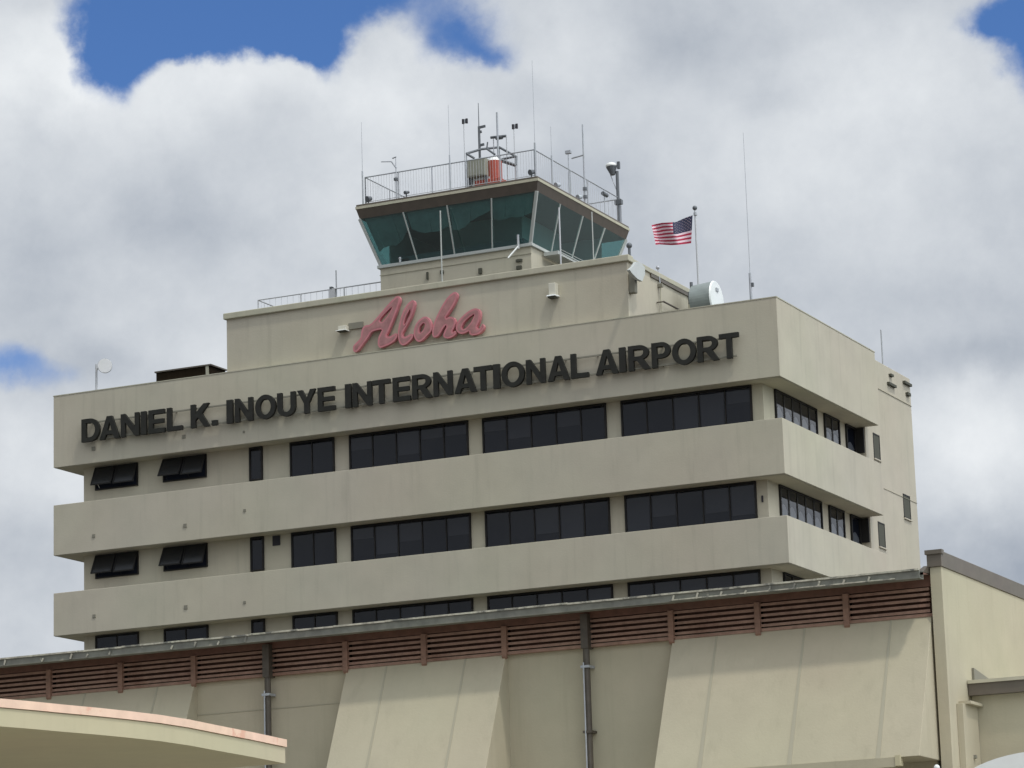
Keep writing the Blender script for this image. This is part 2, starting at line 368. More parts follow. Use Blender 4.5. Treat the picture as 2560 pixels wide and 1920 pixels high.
for k, (zt, zs) in enumerate(((26.77, 25.0), (22.99, 21.2), (19.56, 17.5), (15.88, 13.8))):
    zb = (25.76, 21.97, 18.5, 14.8)[k]
    if k < 2: awning(1.57, 3.70, zb, zt-.02, .34); awning(4.94, 7.07, zb, zt-.02, .40 if k == 0 else .36)
    else: front_window(1.57, 3.70, zb, zt-.02, 2); front_window(4.94, 7.07, zb, zt-.02, 2)
    front_window(9.14, 9.77, zb-.4, zt, 1)
    front_window(11.08, 13.16, zs, zt, 2, 0)
    for x0, x1 in XR: front_window(x0, x1, zs, zt, 5, 1.)
    # side ribbon windows
    for (y0, y1, n, fr) in ((2.05, 6.75, 5, 1), (7.65, 9.42, 2, .7), (10.25, 11.35, 1, .5)):
        f = MB(); x = XS; fw = .07
        f.box(x-.02, x+.09, y0, y1, zs, zs+fw).box(x-.02, x+.09, y0, y1, zt-fw, zt)
        f.box(x-.02, x+.088, y0, y0+fw, zs+fw, zt-fw).box(x-.02, x+.088, y1-fw, y1, zs+fw, zt-fw)
        for i in range(1, n): yy = y0+(y1-y0)*i/n; f.box(x-.02, x+.07, yy-.05, yy+.05, zs+fw, zt-fw)
        f = f.build('window', M['frame'], tower)
        MB().quad((x+.05, y0+fw, zs+fw), (x+.05, y1-fw, zs+fw), (x+.05, y1-fw, zt-fw), (x+.05, y0+fw, zt-fw)).build('pane', M['pane'], f)
        MB().box(x-.01, x+.012, y0+fw, y1-fw, zs+fw, zt-fw).build('interior', M['dark'], f)
        for i in range(n):
            a = y0+(y1-y0)*i/n+.2; b = y0+(y1-y0)*(i+1)/n-.16; zz = zt-.62-random.uniform(0, .12)
            bl = MB(); bl.hexa([(x+.015, a, zs+.1), (x+.015, b, zs+.1), (x+.015, b, zz-.22), (x+.015, (a+b)/2+.08, zz-.04), (x+.015, (a+b)/2-.1, zz), (x+.015, a, zz-.1)],
                               [(x+.03, a, zs+.1), (x+.03, b, zs+.1), (x+.03, b, zz-.22), (x+.03, (a+b)/2+.08, zz-.04), (x+.03, (a+b)/2-.1, zz), (x+.03, a, zz-.1)])
            bl.build('blind', M['blind'], f)
MB().box(32.0, 32.36, 11.38, 11.46, 21.95, 22.95).box(32.0, 32.36, 11.38, 11.46, 25.7, 26.75).box(32.0, 32.36, 11.38, 11.46, 18.3, 19.5).build('return_window', M['frame'], tower)
MB().box(10.18, 10.53, YW-.04, YW+.02, 22.55, 22.96).build('wall_vent', M['black'], tower)
MB().box(31.70, 31.76, YW-.06, YW, 22.15, 22.4).build('wall_switch', M['black'], tower)
# drip groove under every band
for z0, z1 in ZB:
    d = MB(); d.box(.05, 32.95, .07, .11, z0-.02, z0+.01); d.box(32.89, 32.93, .12, 11.4, z0-.02, z0+.01)
    d.build('drip_edge', M['coping'], tower)

# ---- upper block (with the script sign)
PX0, PX1, PY0, PY1 = 8.42, 26.72, .30, 6.6
MB().box(PX0, PX1, PY0, PY1, 29.9, 32.26).build('upper_block', M['tower'], tower, bevel=.015)
MB().box(PX0-.10, PX1+.12, PY0-.12, PY0+.38, 32.24, 32.50).build('upper_coping', M['coping'], tower, bevel=.03)
MB().box(PX1-.30, PX1+.08, PY0+.38, PY1+.3, 32.24, 32.44).build('side_coping', M['coping'], tower, bevel=.02)
MB().box(PX0-.08, PX0+.3, PY0+.38, PY1, 32.24, 32.44).build('side_coping', M['coping'], tower, bevel=.02)
MB().box(PX1-.05, PX1+.06, 2.6, PY1+.25, 32.10, 32.24).build('eave_trim', M['fascia'], tower)
MB().box(PX1-.5, PX1+.10, PY1, PY1+.35, 29.9, 32.2).build('corner_pier', M['coping'], tower)
MB().box(PX1-8, PX1-.4, PY1, 9.5, 29.9, 32.2).build('rear_wing', M['tower'], tower)

# ---- unseen dark sheets added on the flat roofs to cut light bounced upward
M['damper'] = mat('bounce_damper_dark', (.07, .07, .065), .95, mott=.2, mscale=2)
MB().box(PX0+.35, PX1-.35, PY0+.42, PY1-.05, 32.262, 32.28).build('bounce_damper', M['damper'], tower)
MB().box(.3, 32.7, .3, 11.3, 29.932, 29.95).build('bounce_damper', M['damper'], tower)
# ---- cab
SX0, SX1, SY0, SY1 = 14.70, 21.66, 2.28, 10.15
MB().box(SX0, SX1, SY0, SY1, 29.9, 34.02).build('cab_shaft', M['tower'], tower, bevel=.02)
MB().box(SX0-.10, SX1+.10, SY0-.10, SY1+.10, 34.00, 34.14).build('cab_sill', M['mull'], tower, bevel=.02)
MB().box(SX0-.02, SX1+.02, SY0-.03, SY0-.002, 33.70, 33.73).build('shaft_joint', M['coping'], tower)
ZG0, ZG1, ZF, ZR = 34.14, 36.10, 36.50, 36.72
GB = (SX0+.02, SX1-.02, SY0+.02, SY1-.02); RT = (13.99, 22.42, 1.52, 10.90)
def ring(t):                                   # rectangle at parameter t (0 sill .. 1 fascia)
    a = [GB[i]+(RT[i]-GB[i])*t for i in range(4)]
    return [(a[0], a[2]), (a[1], a[2]), (a[1], a[3]), (a[0], a[3])]
tz = lambda z: (z-ZG0)/(ZF-ZG0)
def P3(z, i, inset=0.):
    r = ring(tz(z)); cx = sum(p[0] for p in r)/4; cy = sum(p[1] for p in r)/4
    x, y = r[i]; return Vector((x-math.copysign(inset, x-cx), y-math.copysign(inset, y-cy), z))
MB().box(RT[0], RT[1], RT[2], RT[3], ZF, ZF+.11).build('cab_roof_edge', M['coping'], tower)
MB().box(RT[0]+.02, RT[1]-.02, RT[2]+.02, RT[3]-.02, ZF+.11, ZR-.02).build('cab_roof', M['fascia'], tower, bevel=.02)
MB().hexa([P3(ZG1, i) for i in range(4)], [P3(ZF, i, .02) for i in range(4)]).build('cab_soffit', M['cabband'], tower)
MB().hexa([P3(ZG0, i, .35)+Vector((0, 0, .02)) for i in range(4)], [P3(ZG0, i, .35)+Vector((0, 0, .06)) for i in range(4)]).build('cab_floor', M['ceil'], tower)
# console and equipment inside
it = MB(); it.box(16.4, 20.2, 4.6, 8.4, 34.2, 36.1); it.build('inner_core', M['ceil'], tower)
it = MB(); it.box(15.3, 21.0, 3.0, 3.5, 34.2, 34.6); it.box(15.35, 15.7, 3.0, 9.0, 34.2, 34.5); it.build('console', M['steel'], tower)
for i in range(4):
    j = (i+1) % 4; a0, a1, b0, b1 = P3(ZG0, i), P3(ZG0, j), P3(ZG1, i), P3(ZG1, j)
    n = 4; nn = (Vector((0, 0, 1)).cross((a1-a0))).normalized()
    for k in range(n):
        t = k/n; p, q = a0.lerp(a1, t), b0.lerp(b1, t); w = .11 if k in (0, n) else .050
        MB().bar(p, q, w, .12 if k in (0, n) else .07, up=tuple(nn)).build('mullion', M['mull'], tower)
    for k in range(n):
        p0, p1 = a0.lerp(a1, k/n), a0.lerp(a1, (k+1)/n); q0, q1 = b0.lerp(b1, k/n), b0.lerp(b1, (k+1)/n)
        MB().quad(p0, p1, q1, q0).build('cab_pane', M['cabglass'], tower)
MB().box(14.9, 21.5, 9.85, 9.93, 34.2, 36.08).build('rear_partition', M['ceil'], tower)
MB().box(14.62, 14.68, 3.3, 9.0, 34.2, 36.08).build('side_shade', M['ceil'], tower)
# hanging sun shades behind the front glass, with sagging hems
hem = [[.70, .62, .60, .62, .55, .42, .30], [.34, .42, .46, .46, .46, .42, .40], [.48, .50, .46, .36, .30, .27, .22], [.36, .44, .43, .40, .44, .42, .38]]
for k in range(4):
    a0, a1, b0, b1 = P3(ZG0, 0, .16), P3(ZG0, 1, .16), P3(ZG1, 0, .16), P3(ZG1, 1, .16)
    mb = MB()
    for s in range(6):
        t0, t1 = (k+s/6*.97)/4, (k+(s+1)/6*.97)/4; h0, h1 = hem[k][s], hem[k][s+1]
        w = .03*math.sin(s*1.9+k)
        q = [b0.lerp(b1, t0), b0.lerp(b1, t1), b0.lerp(b1, t1).lerp(a0.lerp(a1, t1), h1)+Vector((0, w, 0)), b0.lerp(b1, t0).lerp(a0.lerp(a1, t0), h0)+Vector((0, w, 0))]
        mb.hexa(q, [p+Vector((0, .01, 0)) for p in q])
    mb.build('sun_shade', M['shade'], tower)
# gutter clips under cab fascia
# conduits and fittings on the shaft front
for px, py, w, h in ((1070, 690, .07, .30), (1106, 681, .13, .14), (1202, 678, .14, .22), (1299, 652, .26, .10), (1299, 670, .22, .16)):
    p = on(1, SY0, px, py); MB().box(p.x-w/2, p.x+w/2, SY0-.10, SY0, p.z-h/2, p.z+h/2).build('wall_fitting', M['dusty'], tower)
# access platform beside the shaft
pf = MB(); pf.box(SX1+.10, SX1+.75, 3.3, 8.5, 33.80, 33.95); pf.build('access_platform', M['mull'], tower)

# ================================================================== SIGNS
def arc(cx, cy, rx, ry, a0, a1, n=10): return [(cx+rx*math.cos(R(a0+(a1-a0)*i/n)), cy+ry*math.sin(R(a0+(a1-a0)*i/n))) for i in range(n+1)]
def glyph(ch, w):
    s = .222; h = .188
    if ch == 'I': return [[(0, 0), (w, 0), (w, 1), (0, 1)]]
    if ch == '.': return [[(0, 0), (w, 0), (w, .22), (0, .22)]]
    if ch == 'D': c = w*.48; return [[(0, 0), (c, 0)]+arc(c, .5, w-c, .5, -90, 90)[1:]+[(0, 1)], [(s, h), (s, 1-h)]+arc(c, .5, w-c-s, .5-h, 90, -90)]
    if ch == 'O': return [arc(w/2, .5, w/2, .52, 0, 348, 29), arc(w/2, .5, w/2-s, .52-h, 0, 348, 29)]
    if ch == 'A': return [[(0, 0), (.235, 0), (w*.5-.165, .2), (w*.5+.165, .2), (w-.235, 0), (w, 0), (w/2+.125, 1), (w/2-.125, 1)], [(w/2-.115, .37), (w/2+.115, .37), (w/2, .76)]]
    if ch == 'N': return [[(0, 0), (s*.92, 0), (s*.92, .64), (w-s*.92, 0), (w, 0), (w, 1), (w-s*.92, 1), (w-s*.92, .37), (s*.92, 1), (0, 1)]]
    if ch == 'E': return [[(0, 0), (w, 0), (w, h), (s, h), (s, .41), (w*.93, .41), (w*.93, .59), (s, .59), (s, 1-h), (w*.98, 1-h), (w*.98, 1), (0, 1)]]
    if ch == 'L': return [[(0, 0), (w, 0), (w, h), (s, h), (s, 1), (0, 1)]]
    if ch == 'K': return [[(0, 0), (s, 0), (s, .30), (s+.13, .43), (w-.26, 0), (w, 0), (w*.60, .58), (w*.98, 1), (w*.98-.27, 1), (s, .60), (s, 1), (0, 1)]]
    if ch == 'U': c = .36; return [[(0, 1), (0, c)]+arc(w/2, c, w/2, c+.02, 180, 360)+[(w, 1), (w-s, 1), (w-s, c)]+arc(w/2, c, w/2-s, c-h+.02, 360, 180)+[(s, 1)]]
    if ch == 'Y': return [[(w/2-s/2, 0), (w/2+s/2, 0), (w/2+s/2, .42), (w, 1), (w-.25, 1), (w/2, .62), (.25, 1), (0, 1), (w/2-s/2, .42)]]
    if ch == 'T': return [[(w/2-s/2, 0), (w/2+s/2, 0), (w/2+s/2, 1-h), (w, 1-h), (w, 1), (0, 1), (0, 1-h), (w/2-s/2, 1-h)]]
    if ch == 'P': c = w*.55; return [[(0, 0), (s, 0), (s, .36), (c, .36)]+arc(c, .68, w-c, .32, -90, 90)[1:]+[(0, 1)], [(s, .53), (s, .84)]+arc(c, .685, w-c-s, .155, 90, -90)]
    if ch == 'R': c = w*.50; return [[(0, 0), (s, 0), (s, .39), (w*.38, .39), (w-.27, 0), (w, 0), (w*.68, .43)]+arc(c, .70, w*.94-c, .30, -62, 90)+[(0, 1)], [(s, .55), (s, .84)]+arc(c, .695, w*.94-c-s, .145, 90, -90)]
XRNG = [(1.62,2.52),(2.52,3.5),(3.58,4.47),(4.57,4.82),(4.94,5.73),(5.84,6.58),(7.0,7.91),(8.01,8.27),(8.73,9.01),(9.13,9.97),(10.1,11.06),(11.14,11.99),(12.08,12.94),(13.04,13.84),(14.31,14.58),(14.66,15.53),(15.58,16.37),(16.5,17.28),(17.38,18.27),(18.34,19.18),(19.28,20.25),(20.15,20.95),(21.01,21.29),(21.38,22.38),(22.46,23.28),(23.39,24.33),(24.4,25.15),(25.47,26.42),(26.48,26.74),(26.87,27.79),(27.86,28.65),(28.72,29.71),(29.77,30.67),(30.69,31.49)]
TXT = 'DANIELK.INOUYEINTERNATIONALAIRPORT'
sign = thing('name_sign', 'long row of dark block letters on two rails across the top band of the tower', 'sign', (16.5, -.2, 27.67))
for ch, (a, b) in zip(TXT, XRNG):
    hgt = .99; loops = glyph(ch, (b-a)/hgt)
    extrude_poly(loops, lambda x, y, a=a: Vector((a+x*hgt, -.33, 27.66+y*hgt)), (0, .14, 0), 'letter', M['sign'], sign)
for z in (28.50, 27.76):      # the two rails the letters hang on
    MB().box(1.75, 31.35, -.185, -.12, z-.03, z+.03).build('rail', M['rail'], sign)
bk = MB()
for i in range(22):
    x = 2+i*1.38
    for z in (28.50, 27.76): bk.box(x-.02, x+.02, -.12, 0, z-.02, z+.02)
bk.build('bracket', M['rail'], sign)

def zp(x, y): return (840+x/5.267, 700+y/5.267)
ALO = {
 'A': [[(225,885),(245,850),(330,770),(335,690),(355,625),(390,597),(455,590),(530,510),(615,410),(700,310),(770,240),(815,205),(850,235),(845,290),(800,420),(745,560),(690,690),(660,735),(700,752),(750,725),(798,695),(815,735),(790,790),(740,830),(680,862),(600,895),(570,890),(552,850),(560,760),(590,700),(618,645),(520,665),(470,682),(430,750),(380,820),(340,870),(290,940),(235,955)],
       [(565,535),(640,445),(735,352),(742,372),(690,465),(625,545),(600,560)]],
 'l': [[(1020,260),(1045,300),(1030,380),(1000,470),(950,570),(900,660),(872,710),(882,752),(930,745),(985,708),(1022,716),(1010,770),(950,830),(890,865),(850,850),(822,790),(815,700),(830,600),(855,500),(890,400),(940,320),(985,280)],
       [(955,420),(985,370),(985,440),(940,530),(905,600),(893,570),(920,480)]],
 'o': [[(1180,475),(1220,500),(1255,560),(1268,640),(1245,690),(1200,730),(1150,790),(1090,820),(1050,795),(1022,725),(1030,640),(1055,575),(1110,510)],
       [(1100,615),(1150,560),(1178,582),(1165,635),(1120,700),(1088,690)]],
 'h': [[(1565,150),(1602,180),(1592,250),(1540,350),(1480,440),(1430,515),(1500,478),(1560,498),(1578,560),(1560,625),(1530,675),(1540,692),(1572,662),(1588,705),(1545,745),(1480,772),(1430,765),(1408,732),(1425,680),(1462,605),(1445,592),(1405,645),(1372,705),(1345,742),(1285,765),(1262,700),(1290,560),(1340,450),(1400,330),(1480,210)]],
 'a': [[(1850,370),(1890,390),(1905,450),(1890,540),(1850,615),(1862,648),(1905,625),(1925,570),(1952,605),(1940,660),(1880,712),(1800,732),(1755,715),(1755,665),(1700,700),(1640,712),(1592,682),(1575,620),(1600,550),(1660,480),(1740,410),(1800,380)],
       [(1650,625),(1680,555),(1750,490),(1820,442),(1822,470),(1785,545),(1735,615),(1690,648),(1660,645)]]}
aloha = thing('script_sign', 'pink script letters spelling Aloha on the upper beige block', 'sign', (17, .1, 30.4))
def rnd(lp, it=2):
    for _ in range(it):
        o = []
        for i in range(len(lp)):
            a, b = lp[i], lp[(i+1) % len(lp)]
            o += [(a[0]*.75+b[0]*.25, a[1]*.75+b[1]*.25), (a[0]*.25+b[0]*.75, a[1]*.25+b[1]*.75)]
        lp = o
    return lp
for k, (ch, loops) in enumerate(ALO.items()):
    yf = .02+.006*k
    conv = []
    for lp in loops: conv.append([(lambda q: (q.x, q.z))(on(1, .05, *zp(*p))) for p in rnd(lp, 1)])
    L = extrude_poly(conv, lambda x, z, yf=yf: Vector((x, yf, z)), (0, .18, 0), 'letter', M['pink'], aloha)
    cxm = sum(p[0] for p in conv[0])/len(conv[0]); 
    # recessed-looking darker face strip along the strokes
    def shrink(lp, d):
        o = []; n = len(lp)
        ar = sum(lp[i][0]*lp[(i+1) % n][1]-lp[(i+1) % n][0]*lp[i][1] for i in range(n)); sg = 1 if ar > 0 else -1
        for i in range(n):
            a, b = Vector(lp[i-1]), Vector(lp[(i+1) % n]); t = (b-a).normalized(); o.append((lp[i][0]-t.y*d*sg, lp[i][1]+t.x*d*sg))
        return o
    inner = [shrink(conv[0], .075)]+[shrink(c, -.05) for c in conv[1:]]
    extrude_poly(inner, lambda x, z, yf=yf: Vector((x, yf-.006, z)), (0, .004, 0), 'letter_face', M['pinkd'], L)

# wall lights on the upper block
def wall_light(px, py, label, w=.34, h=.42):
    p = on(1, .1, px, py); t = thing('wall_light', label, 'light', (p.x, .3, p.z), 'wall lights on the upper block')
    MB().box(p.x-w/2, p.x+w/2, -.02, .29, p.z-h*.1, p.z+h*.9).build('housing', M['boxp'], t, bevel=.02)
    MB().hexa([(p.x-w/2-.04, -.16, p.z-h*.22), (p.x+w/2+.04, -.16, p.z-h*.22), (p.x+w/2+.04, .29, p.z-h*.16), (p.x-w/2-.04, .29, p.z-h*.16)],
              [(p.x-w/2-.02, -.14, p.z-h*.12), (p.x+w/2+.02, -.14, p.z-h*.12), (p.x+w/2+.02, .29, p.z-h*.04), (p.x-w/2-.02, .29, p.z-h*.04)]).build('shade', M['white'], t)
    MB().box(p.x-w/2, p.x+w/2, -.10, .2, p.z-h*.34, p.z-h*.23).build('lens', M['dusty'], t)
    return t
wall_light(1383, 736, 'small white box light on the bare wall to the right of the pink script', .30, .50)
t = wall_light(858, 826, 'small box light on the wall to the left of the pink script', .38, .20)
p = on(1, .26, 891, 814); MB().box(p.x-.36, p.x+.32, .22, .297, p.z-.13, p.z+.13).build('junction_plate', M['mark'], t)

# ================================================================== RAILINGS
def railing(name, label, pts, zb, zt, posts, balusters, m, mb, openings=()):
    t = thing(name, label, 'railing', (pts[0][0], pts[0][1], zb))
    r = MB()
    for a, b in zip(pts[:-1], pts[1:]): r.rod((a[0], a[1], zt), (b[0], b[1], zt), .028)
    r.build('top_rail', m, t)
    r = MB()
    for a, b in zip(pts[:-1], pts[1:]): r.rod((a[0], a[1], zb+.10), (b[0], b[1], zb+.10), .014)
    r.build('bottom_rail', mb, t)
    for a, b, n in zip(pts[:-1], pts[1:], posts):
        for i in range(n+1):
            if i == n and b != pts[-1]: continue
            x = a[0]+(b[0]-a[0])*i/n; y = a[1]+(b[1]-a[1])*i/n
            MB().rod((x, y, zb), (x, y, zt), .030).build('post', m, t)
    bal = MB()
    for a, b, n in zip(pts[:-1], pts[1:], balusters):
        for i in range(1, n):
            x = a[0]+(b[0]-a[0])*i/n; y = a[1]+(b[1]-a[1])*i/n; bal.rod((x, y, zb+.10), (x, y, zt), .0065, n=5)
    bal.build('balusters', mb, t)
    return t
RZ = 36.72; RH = on(1, 1.75, 1333, 374).z
railing('roof_railing', 'pale metal railing round the flat roof of the glass control cab',
        [(14.35, 1.78), (22.18, 1.78), (22.18, 10.6), (14.35, 10.6), (14.35, 1.78)], RZ, RH, (5, 5, 5, 4), (62, 44, 40, 40), M['gal'], M['lgal'])
pz = on(1, 3.0, 645.4, 750.5).z; px0 = on(1, 3.0, 645.4, 750.5).x
railing('roof_railing', 'low pale railing on the upper block to the left of the cab shaft',
        [(px0, 6.2), (px0, 3.0), (SX0-.02, 3.0)], 32.3, pz, (2, 3), (12, 22), M['lgal'], M['lgal'])
pa, pb = on(0, SX1+.75, 1402, 631), on(0, SX1+.75, 1442, 655)
railing('platform_railing', 'short handrail on the access platform right of the cab shaft', [(SX1+.75, pa.y), (SX1+.75, 9.0)], 33.95, pa.z, (3,), (2,), M['mull'], M['mull'])
MB  # noqa

# ================================================================== ANTENNAS AND ROOF KIT
def vz(ax, val, px, py): return on(ax, val, px, py)
def pole_thing(name, label, cat, base, ztop, r=.03, m='gal', group=None, taper=None, lower=None, rlow=None):
    t = thing(name, label, cat, base, group)
    if lower:                                 # thicker lower tube up to z=lower
        MB().rod(base, (base[0], base[1], lower), rlow or r*1.6).build('mounting_tube', M[m], t)
        MB().rod((base[0], base[1], lower), (base[0], base[1], ztop), r, taper if taper is not None else r).build('mast', M[m], t)
    else:
        MB().rod(base, (base[0], base[1], ztop), r, taper if taper is not None else r).build('mast', M[m], t)
    return t
def kfront(px, py_top, Y=1.70): p = on(1, Y, px, py_top); return p
# whips on the front railing
def front_whip(px, ytop, ylow, label, r=.012, rl=.035, Y=1.70, zb=RZ, m='gal', name='whip_antenna'):
    p = on(1, Y, px, ytop); q = on(1, Y, px, ylow)
    return pole_thing(name, label, 'antenna', (q.x, Y, zb), p.z, r, m, None, r*.6, q.z, rl)
front_whip(906, 305, 428, 'thin whip antenna at the left front corner of the cab roof railing')
t = front_whip(990.5, 392, 448, 'bent arm antenna on the front railing near its left end', .025, .035)
p = on(1, 1.70, 990.5, 420); q = on(1, 1.70, 979, 404); s = on(1, 1.70, 953, 404.5); u = on(1, 1.70, 981, 396); v = on(1, 1.70, 990.5, 392)
MB().rod(p, q, .035).rod(q, s, .022).rod(u, v, .03).build('arm', M['gal'], t)
c = on(1, 1.70, 990, 448); MB().rod((c.x, 1.70, c.z-.05), (c.x, 1.70, c.z+.05), .10).build('clamp', M['steel'], t)
front_whip(1118+6, 262, 388, 'tall thin whip antenna on the front railing left of the grey cabinet', .012, .032)
front_whip(1337, 150, 357, 'very tall faint whip at the front right corner of the cab roof', .011, .045)
# ball markers
def marker(px, py, pyb, label, Y):
    p = on(1, Y, px, py); b = on(1, Y, px, pyb)
    t = pole_thing('marker_pole', label, 'beacon', (b.x, Y, RZ), p.z-.08, .018, 'lgal')
    mb = MB()
    mb.rod((p.x-.10, Y, p.z-.10), (p.x-.10, Y, p.z+.10), .055, n=10).rod((p.x+.07, Y, p.z-.10), (p.x+.07, Y, p.z+.10), .055, n=10)
    mb.build('lamp_head', M['black'], t); MB().rod((p.x-.02, Y, p.z-.09), (p.x-.02, Y, p.z+.09), .03).build('lamp_core', M['gal'], t)
    return t
marker(1163, 303, 440, 'thin pole with twin black lamp heads above the grey cabinet', 4.2)
t = marker(1288, 316, 430, 'thin pole with black cupped lamp head right of the roof frame', 4.2)
# tall mast with brackets
Y = 4.6
p = on(1, Y, 1194, 258); q = on(1, Y, 1199, 316); b = on(1, Y, 1201, 440)
t = pole_thing('radio_mast', 'tall dark mast with small side brackets rising behind the grey cabinet', 'antenna', (b.x, Y, RZ), p.z, .022, 'steel', None, .014, q.z, .055)
for py, w in ((318, .30), (330, .12), (363, .22)):
    k = on(1, Y, 1203, py); MB().bar((b.x, Y, k.z), (b.x+w, Y, k.z+.02), .06, .10).build('bracket', M['steel'], t)
# second mast carrying the anemometer bar
p = on(1, Y, 1247.5, 283); b = on(1, Y, 1251, 440)
t = pole_thing('radio_mast', 'straight grey mast standing in the middle of the roof frame', 'antenna', (b.x, Y-.15, RZ), p.z, .045, 'gal')
t = thing('sensor_bar', 'horizontal dark sensor bar held on two thin legs beside the grey mast', 'antenna', (b.x, Y, RZ))
a1, a2 = on(1, Y, 1227, 344), on(1, Y, 1265, 340)
MB().rod(a1, a2, .06).rod(on(1, Y, 1240, 345), on(1, Y, 1256, 343), .09).build('bar', M['steel'], t)
l2 = on(1, Y, 1266, 340); l1 = on(1, Y, 1233.5, 346)
MB().rod((l1.x, Y, RZ), l1, .022).build('leg', M['lgal'], t); MB().rod((l2.x, Y, RZ), l2, .025).build('leg', M['lgal'], t)
# roof frame: ring of tube on posts
t = thing('roof_frame', 'dark tubular ring frame standing over the cabinets on the cab roof', 'frame', (b.x, Y, RZ))
ringp = [(1166, 384), (1203, 373), (1248, 368), (1291, 392), (1290, 413), (1245, 396)]
zs = [on(1, Y, *q) for q in ringp]
zc = on(1, 4.0, 1200, 378).z
ry = [3.6, 4.4, 5.4, 4.9, 4.0, 3.7]
pts = [on(1, ry[i], *ringp[i]) for i in range(6)]
mb = MB()
for i in range(5): mb.rod(pts[i], pts[i+1], .05)
mb.rod(pts[0], on(1, 3.7, 1186, 396), .05); mb.rod(on(1, 4.2, 1217, 372), on(1, 4.0, 1237, 386), .045); mb.rod(on(1, 4.2, 1217, 372), on(1, 4.2, 1219, 355), .03)
mb.rod(on(1, 4.2, 1255, 398), on(1, 4.2, 1290, 391), .05); mb.rod(on(1, 4.2, 1255, 404), on(1, 4.2, 1289, 415), .045)
mb.build('ring', M['steel'], t)
mb = MB()
for q in (on(1, 3.6, 1166, 384), on(1, 4.9, 1291, 392), on(1, 5.4, 1248, 368), on(1, 4.0, 1290, 413)): mb.rod((q.x, q.y, RZ), q, .03)
mb.build('upright', M['gal'], t)
# cabinets
def cab_box(name, label, px0, px1, py0, py1, Y, dep, m):
    a, b = on(1, Y, px0, (py0+py1)/2), on(1, Y, px1, (py0+py1)/2); zt = on(1, Y, (px0+px1)/2, py0).z; zb = on(1, Y, (px0+px1)/2, py1).z
    t = thing(name, label, 'cabinet', ((a.x+b.x)/2, Y, RZ))
    MB().box(a.x, b.x, Y, Y+dep, zb, zt).build('housing', M[m], t, bevel=.03)
    return t, a.x, b.x, zb, zt
t, xa, xb, zb, zt = cab_box('equipment_cabinet', 'grey metal cabinet on the cab roof beside the red drum', 1167, 1213, 396, 441, 3.0, .9, 'greybox')
MB().box(xa+.06, xb-.06, 2.985, 3.0, zb+.06, zt-.06).build('door', M['greybox'], t); MB().box(xa, xa+.06, 3.1, 3.6, RZ, zb).build('leg', M['steel'], t); MB().box(xb-.06, xb, 3.1, 3.6, RZ, zb).build('leg', M['steel'], t)
MB().box(xa+.1, xb+.1, 3.3, 3.5, RZ, zb).build('base_panel', M['white'], t)
a = on(1, 3.3, 1228, 400); b = on(1, 3.3, 1228, 446)
t = thing('beacon_drum', 'red painted rotating beacon drum beside the grey cabinet', 'beacon', (a.x, 3.6, RZ))
MB().rod((a.x, 3.6, b.z), (a.x, 3.6, a.z), .32, n=20).build('drum', M['red'], t, smooth=False)
MB().box(a.x-.75, a.x+.42, 3.2, 4.1, RZ, b.z-.02).build('base', M['red'], t, bevel=.03)
MB().rod((a.x, 3.6, a.z), (a.x, 3.6, a.z+.2), .30, .12, n=16).build('cap', M['white'], t)
# items along the right-hand railing (X = 22.2)
XQ = 22.2
def side_item(px, pyt, pyl, label, r=.02, rl=.04, m='gal', name='whip_antenna'):
    q = on(0, XQ, px, pyl)
    d = ray(px, pyt); tt = (q.y-CAMP.y)/d.y; top = CAMP+d*tt
    return pole_thing(name, label, 'antenna', (XQ, q.y, RZ), top.z, r, m, None, r*.7, q.z, rl), q
side_item(1379, 316, 389, 'faint whip antenna on the right railing nearest the front corner', .011, .035)
t, q = side_item(1422, 384, 432, 'short stub antenna with a small head on the right railing', .022, .035)
MB().box(XQ-.1, XQ+.15, q.y-.1, q.y+.05, q.z+.82, q.z+.95).build('head', M['gal'], t)
t, q = side_item(1462, 310, 470, 'tall thick pole antenna with side arm on the right railing', .045, .06)
d = ray(1456, 388); k = CAMP+d*((q.y-CAMP.y)/d.y); d = ray(1429, 396); k2 = CAMP+d*((q.y-CAMP.y)/d.y)
MB().rod((XQ, q.y, k.z), (k2.x, k2.y, k2.z), .035).build('arm', M['gal'], t)
for zz in (.0, .35): MB().rod((XQ, q.y, q.z-.1-zz), (XQ, q.y, q.z+.02-zz), .10).build('clamp', M['steel'], t)
# camera mast
q = on(0, XQ, 1547, 540); zt = (lambda d: (CAMP+d*((q.y-CAMP.y)/d.y)).z)(ray(1544, 428))
t = pole_thing('camera_mast', 'dark mast topped by a white hooded camera at the far right roof corner', 'camera', (XQ, q.y, RZ), zt, .075, 'steel')
cx = XQ-.18; MB().rod((cx, q.y-.05, zt-.15), (cx-.05, q.y-.05, zt+.22), .10, .24, n=14).build('camera_bracket', M['steel'], t)
MB().ball((cx-.06, q.y-.05, zt+.27), .25, 14, .6).build('camera_hood', M['white'], t, smooth=True)
MB().box(XQ+.02, XQ+.14, q.y-.05, q.y+.05, zt+.1, zt+.42).build('side_light', M['steel'], t)
MB().rod((XQ, q.y, zt-1.0), (XQ-.32, q.y, zt-.1), .02).build('stay', M['lgal'], t)
k = RZ+.95; MB().box(XQ-.14, XQ+.18, q.y-.1, q.y+.1, k-.1, k+.1).build('junction_box', M['steel'], t)
